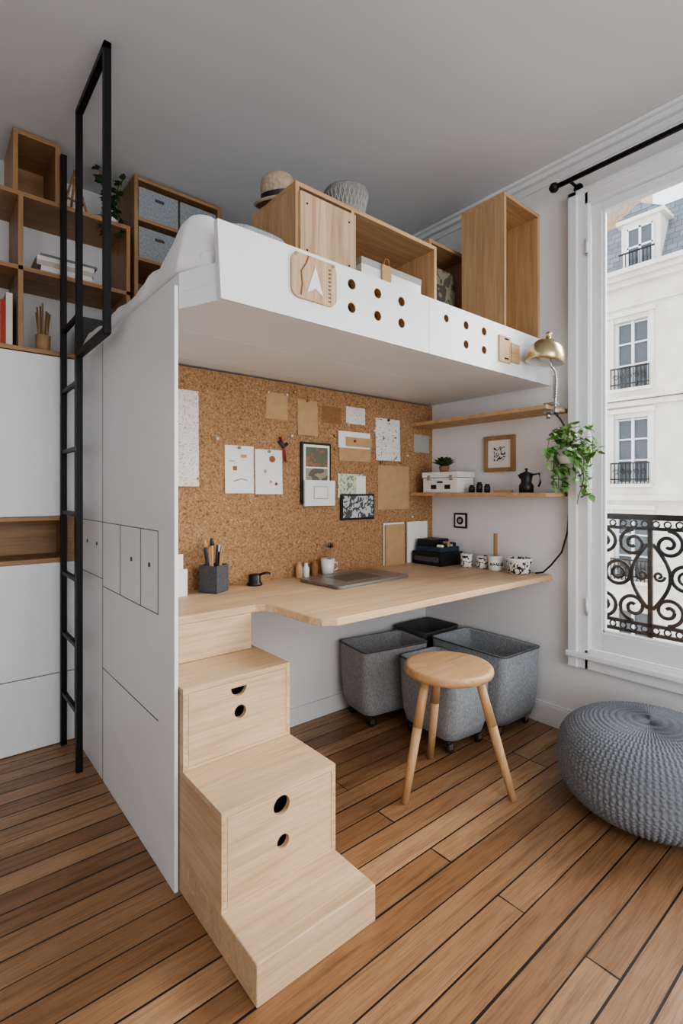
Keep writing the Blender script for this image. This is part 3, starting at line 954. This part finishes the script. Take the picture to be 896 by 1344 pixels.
b.box(1.50, 1.64, CY - .018, CY - .016, 1.33, 1.43, PHOTO1); b.box(1.50, 1.64, CY - .018, CY - .016, 1.262, 1.322, LANDM)
b.box(1.485, 1.68, CY - .03, CY - .018, 1.13, 1.26, POT); b.box(1.54, 1.63, CY - .032, CY - .03, 1.165, 1.23, GREYP); b.box(1.544, 1.626, CY - .033, CY - .032, 1.169, 1.226, PAPER)
b.finish(.001)
b = B('pinned_envelopes')
b.box(1.73, 1.96, CY - .004, CY - .001, 1.37, 1.47, KRAFT); b.box(1.72, 1.95, CY - .010, CY - .005, 1.44, 1.53, PAPER)
b.box(1.77, 1.96, CY - .014, CY - .010, 1.45, 1.50, KRAFT)
b.cyl((1.83, CY - .02, 1.48), (1.83, CY - .01, 1.48), .008, .008, REDM, 12)
b.finish(.0008)
b = B('pinned_photo_holder')
b.box(1.72, 1.90, CY - .004, CY - .001, 1.17, 1.30, GREENC); b.box(1.85, 1.92, CY - .006, CY - .004, 1.19, 1.29, PAPER)
b.box(1.735, 1.975, CY - .018, CY - .005, 1.05, 1.19, BLKP); b.box(1.745, 1.965, CY - .02, CY - .018, 1.06, 1.18, PHOTO2)
b.finish(.001)
b = B('push_pins')
for (x, z) in ((1.02, 1.44), (1.42, 1.48), (1.70, 1.43), (1.44, 1.70), (2.04, 1.372), (1.985, 1.55), (1.70, 1.50), (2.26, 1.42), (2.30, 1.05)):
    b.lathe((x, 2.099, z), [(0, .014), (.007, .013), (.005, .007), (.008, .001), (0, 0)], random.choice([BRASS, POT, REDM, BLKP]), 12, Euler((math.pi / 2, 0, 0)).to_matrix().to_4x4())
b.finish()

# ------------------------------------------------------------------ things on desk
DZ = .776
b = B('pen_holder')
M = Matrix.Translation((.965, 2.01, DZ)) @ Euler((0, 0, .5)).to_matrix().to_4x4()
w = .044; h = .115
for (x0, x1, y0, y1) in ((-w, w, -w, -w + .004), (-w, w, w - .004, w), (-w, -w + .004, -w, w), (w - .004, w, -w, w)):
    b.box(x0, x1, y0, y1, 0, h, BLUEM if False else FELTD, M)
b.box(-w, w, -w, w, 0, .004, FELTD, M)
PM = [BLKP, BLUEM, OZ, POT, KRAFT, BLKP, FELTB, BLKP]
for i in range(15):
    a = i * 2.39; r_ = .027
    p0 = M @ Vector((r_ * .5 * math.cos(a), r_ * .5 * math.sin(a), .006)); p1 = M @ Vector((r_ * 1.4 * math.cos(a), r_ * 1.4 * math.sin(a), .165 + .045 * ((i * 7) % 5) / 5))
    b.cyl(p0, p1, .005, .005, PM[i % 8], 8)
    if i % 3 == 0: b.cyl(p1, p1 + (p1 - p0).normalized() * .03, .0095, .006, PM[(i + 3) % 8], 10)
b.finish(.001)
b = B('letter_tray')
b.box(.74, .84, 1.99, 2.0, DZ, DZ + .11, POT); b.box(.74, .84, 2.05, 2.06, DZ, DZ + .14, POT); b.box(.74, .84, 2.0, 2.05, DZ, DZ + .006, POT)
b.box(.75, .83, 2.01, 2.015, DZ + .006, DZ + .17, PAPER); b.box(.76, .835, 2.025, 2.032, DZ + .006, DZ + .16, GREYP)
b.cyl((.80, 2.04, DZ + .006), (.80, 2.045, DZ + .2), .004, .004, OZ, 8)
b.finish(.001)
b = B('tape_dispenser')
b.lathe((1.175, 2.03, DZ), [(0, 0), (.035, 0), (.036, .008), (.028, .014), (.028, .045), (.024, .05), (0, .052)], BLKP, 28)
b.tube([(1.19, 2.02, DZ + .045), (1.215, 2.0, DZ + .056), (1.235, 1.99, DZ + .052)], .006, BLKP)
b.finish()
b = B('paint_bottles')
for (x, y, m_, h) in ((1.44, 2.055, KRAFT, .055), (1.485, 2.06, POT, .045), (1.535, 2.055, KRAFT2, .055)):
    b.lathe((x, y, DZ), [(0, 0), (.016, 0), (.017, .005), (.017, h), (.009, h + .012), (.009, h + .024), (0, h + .024)], m_, 16)
b.finish()
b = B('paintbrush_cup')
px, py = 1.60, 2.03
b.lathe((px, py, DZ), [(0, 0), (.03, 0), (.036, .085), (.033, .085), (.027, .006), (0, .006)], POT, 28)
b.tube([(px + .033, py - .005, DZ + .065), (px + .055, py - .01, DZ + .06), (px + .055, py - .01, DZ + .03), (px + .031, py - .005, DZ + .02)], .004, POT)
for i in range(3):
    b.cyl((px, py, DZ + .01), (px + .01 + .012 * i, py + .005, DZ + .14), .003, .002, OZ, 8)
    b.cyl((px + .01 + .012 * i, py + .005, DZ + .14), (px + .011 + .013 * i, py + .005, DZ + .165), .006, .002, (BLUEM, BLKP, REDM)[i], 8)
b.finish()
b = B('closed_laptop')
M = Matrix.Translation((1.63, 1.85, DZ)) @ Euler((0, 0, .06)).to_matrix().to_4x4()
b.loft([rrect(.48, .28, .02, 0), rrect(.485, .285, .022, .003), rrect(.485, .285, .022, .0065), rrect(.484, .284, .022, .007)], DEVICE, M)
b.loft([rrect(.485, .285, .022, .008), rrect(.485, .285, .022, .013), rrect(.48, .28, .02, .0145)], DEVICE, M)
b.box(-.235, .235, -.135, .135, .0068, .0082, BLKP, M)
b.box(-.13, .10, -.08, .08, .0145, .0150, TRACK, M)
for f_ in b.bm.faces: f_.smooth = False
b.finish()
b = B('standing_notebook')
b.box(2.06, 2.22, 2.075, 2.085, DZ, DZ + .235, KRAFT); b.box(2.055, 2.225, 2.086, 2.092, DZ, DZ + .245, PAPER)
for k in range(10): b.tube(spiral(2.075, DZ + .02 + k * .022, .006, .006, 0, 1, 2.06, 8), .001, CHROME, 4)
b.finish(.001)
b = B('standing_sketch_sheet')
b.box(2.25, 2.43, 2.08, 2.09, DZ, DZ + .245, PAPER); b.box(2.33, 2.35, 2.076, 2.08, DZ + .03, DZ + .12, BLKP); b.finish(.001)
b = B('file_boxes')
b.box(2.27, 2.47, 1.84, 2.06, DZ, DZ + .075, BLKP); b.box(2.262, 2.27, 1.86, 2.04, DZ + .02, DZ + .05, FELTD)
b.box(2.29, 2.46, 1.86, 2.05, DZ + .076, DZ + .105, BLUEM); b.box(2.30, 2.45, 1.93, 2.05, DZ + .106, DZ + .145, BLKP)
for i in range(5): b.box(2.30 + .028 * i, 2.32 + .028 * i, 1.862, 1.90, DZ + .106, DZ + .12 + .008 * (i % 3), (PAPER, BLKP, KRAFT, GREYP, BLKP)[i])
b.finish(.003)
for i, (x, y, r_, h) in enumerate(((2.38, 1.75, .034, .075), (2.41, 1.665, .034, .07), (2.40, 1.575, .04, .08))):
    b = B('patterned_cup')
    b.lathe((x, y, DZ), [(0, 0), (r_ * .8, 0), (r_ * .95, .006), (r_, h), (r_ - .004, h), (r_ * .75, .008), (0, .008)], CUPP if i != 2 else POT, 28)
    if i < 2:
        b.lathe((x, y, DZ), [(r_ + .0005, h - .008), (r_ + .0015, h)], POT, 28)
    else:
        b.lathe((x, y, DZ), [(r_ * .9 + .002, .02), (r_ * .97 + .001, .045)], CUPP, 28)
        b.box(x - .012, x + .012, y - .005, y + .005, DZ + .01, DZ + .20, OZ)
        b.cyl((x + .02, y + .01, DZ + .01), (x + .025, y + .012, DZ + .12), .005, .005, LEAF2, 8)
    b.finish()
b = B('patterned_bowl')
b.lathe((2.405, 1.44, DZ), [(0, 0), (.05, 0), (.058, .006), (.066, .075), (.068, .08), (.062, .08), (.055, .01), (0, .01)], CUPP, 36)
b.lathe((2.405, 1.44, DZ), [(.067, .068), (.070, .08), (.066, .083), (.061, .08)], POT, 36)
b.lathe((2.405, 1.44, DZ), [(.0, .06), (.058, .06)], TERR, 24)
b.finish()

# ------------------------------------------------------------------ fabric bins on casters
def bin_(cx, cy, w, d, rot, top, felt, inner):
    b = B('fabric_storage_bin')
    M = Matrix.Translation((cx, cy, 0)) @ Euler((0, 0, math.radians(rot))).to_matrix().to_4x4()
    z0 = .056
    L = [rrect(w * .80, d * .78, .04, z0), rrect(w * .90, d * .88, .05, z0 + .010), rrect(w * .96, d * .95, .045, z0 + .06), rrect(w * .995, d * .99, .04, z0 + .18), rrect(w, d, .035, top - .01), rrect(w + .004, d + .004, .035, top), rrect(w - .012, d - .012, .03, top + .002), rrect(w - .02, d - .02, .03, top - .012), rrect(w * .84, d * .82, .04, z0 + .03)]
    b.loft(L, felt, M)
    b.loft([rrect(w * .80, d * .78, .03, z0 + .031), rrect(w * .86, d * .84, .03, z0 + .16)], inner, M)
    for sx in (-1, 1):
        for sy in (-1, 1):
            px, py = sx * w * .36, sy * d * .35
            b.cyl((px, py, z0 - .012), (px, py, z0 + .002), .014, .016, BLKP, 12, M)
            for q in (-.011, .011):
                b.box(px - .006, px + .02, py + q - .002, py + q + .002, .018, z0 - .008, CHROME, M)
            b.cyl((px + .01, py - .008, .0222), (px + .01, py + .008, .0222), .022, .022, BLKP, 18, M)
    ring = [M @ Vector(p) for p in rrect(w + .004, d + .004, .035, top - .002)]
    b.tube(ring + [ring[0]], .0035, FELTD, 6)
    return b.finish()
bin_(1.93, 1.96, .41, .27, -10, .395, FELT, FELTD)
bin_(2.32, 1.99, .30, .25, 0, .41, FELTD, BLKP)
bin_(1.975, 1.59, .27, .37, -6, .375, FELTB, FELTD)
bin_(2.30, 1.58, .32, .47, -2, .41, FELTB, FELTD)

# ------------------------------------------------------------------ stool
b = B('three_legged_stool')
sc = Vector((1.662, 1.312, 0))
b.lathe(sc + Vector((0, 0, .46)), [(0, 0), (.165, 0), (.176, .006), (.18, .016), (.179, .028), (.172, .036), (.16, .037), (.10, .034), (0, .033)], STX, 64)
for (fx, fy) in ((1.438, 1.345), (1.775, 1.085), (1.772, 1.50)):
    dv = (Vector((fx, fy, 0)) - sc); dn = dv.normalized()
    top = sc + dn * .12 + Vector((0, 0, .462))
    bot = Vector((fx, fy, 0))
    mid = bot.lerp(top, .6)
    b.cyl(bot, mid, .0145, .019, STW, 20); b.cyl(mid, top, .019, .017, STW, 20)
b.finish()

# ------------------------------------------------------------------ pouf
b = B('knitted_pouf')
R, H = .32, .35; na, nr = 640, 200
v = []; fcs = []
for j in range(nr + 1):
    ph = math.pi * j / nr
    for i in range(na):
        th = 2 * math.pi * i / na
        cr = abs(math.sin(ph)) ** .62
        cz = math.copysign(abs(math.cos(ph)) ** .78, math.cos(ph))
        row = j / nr * 48
        dd = .0068 * abs(math.sin(math.pi * row)) ** .7 * (.5 + .5 * math.cos(th * 96 + (math.pi if int(row) % 2 else 0) + 1.2 * math.sin(math.pi * row)))
        r = R * cr + dd * cr
        v.append((2.115 + r * math.cos(th), .722 + r * math.sin(th), H / 2 + (H / 2 - .009) * cz + dd * cz * .8))
for j in range(nr):
    for i in range(na):
        k = (i + 1) % na
        fcs.append((j * na + i, j * na + k, (j + 1) * na + k, (j + 1) * na + i))
b.add(v, fcs, KNIT, True)
pf = b.finish()
pf.location.z = 0

# ------------------------------------------------------------------ lights
w = bpy.data.worlds.new('World'); scene.world = w; w.use_nodes = True
bg = w.node_tree.nodes['Background']
bg.inputs['Color'].default_value = (.92, .96, 1, 1); bg.inputs['Strength'].default_value = 1.5

def area(nm, loc, tgt, sx, sy, power, col=(1, 1, 1)):
    l = bpy.data.lights.new(nm, 'AREA'); l.shape = 'RECTANGLE'; l.size = sx; l.size_y = sy; l.energy = power; l.color = col
    o = bpy.data.objects.new(nm, l); COL.objects.link(o); o.location = loc
    o.rotation_euler = (Vector(tgt) - Vector(loc)).to_track_quat('-Z', 'Y').to_euler()
    return o
s = bpy.data.lights.new('overcast_sun', 'SUN'); s.energy = 7.5; s.angle = math.radians(50); s.color = (1, .985, .96)
so = bpy.data.objects.new('overcast_sun', s); COL.objects.link(so)
so.rotation_euler = Vector((-.8, .30, -.40)).to_track_quat('-Z', 'Y').to_euler()
area('rear_fill_light', (.9, -1.82, 1.5), (1.2, 3, 1.3), 1.5, 2.1, 25, (.96, .98, 1))  # added area light, brightens the room from behind the camera
b = B('fill_lamp_disc')  # unseen fixture, added to carry the overhead fill
b.cyl((-.7, -.7, 2.83), (-.7, -.7, 2.87), .3, .3, WHITE2, 40); b.finish(.005)
area('overhead_fill_light', (-.7, -.7, 2.82), (-.7, -.7, 0), .5, .5, 4, (1, .96, .9))  # added weak fill from above, out of view
try:
    scene.view_settings.look = 'AgX - Medium High Contrast'
except Exception:
    pass
scene.view_settings.exposure = .72

# ------------------------------------------------------------------ camera
cam = bpy.data.cameras.new('camera'); co = bpy.data.objects.new('camera', cam); COL.objects.link(co)
co.location = (0, 0, 1.2); co.rotation_euler = (math.pi / 2, 0, math.radians(-39.8))
cam.sensor_width = 36; cam.lens = 664 / 1344 * 36; cam.shift_y = -26 / 1344; cam.clip_start = .03; cam.clip_end = 200
scene.camera = co
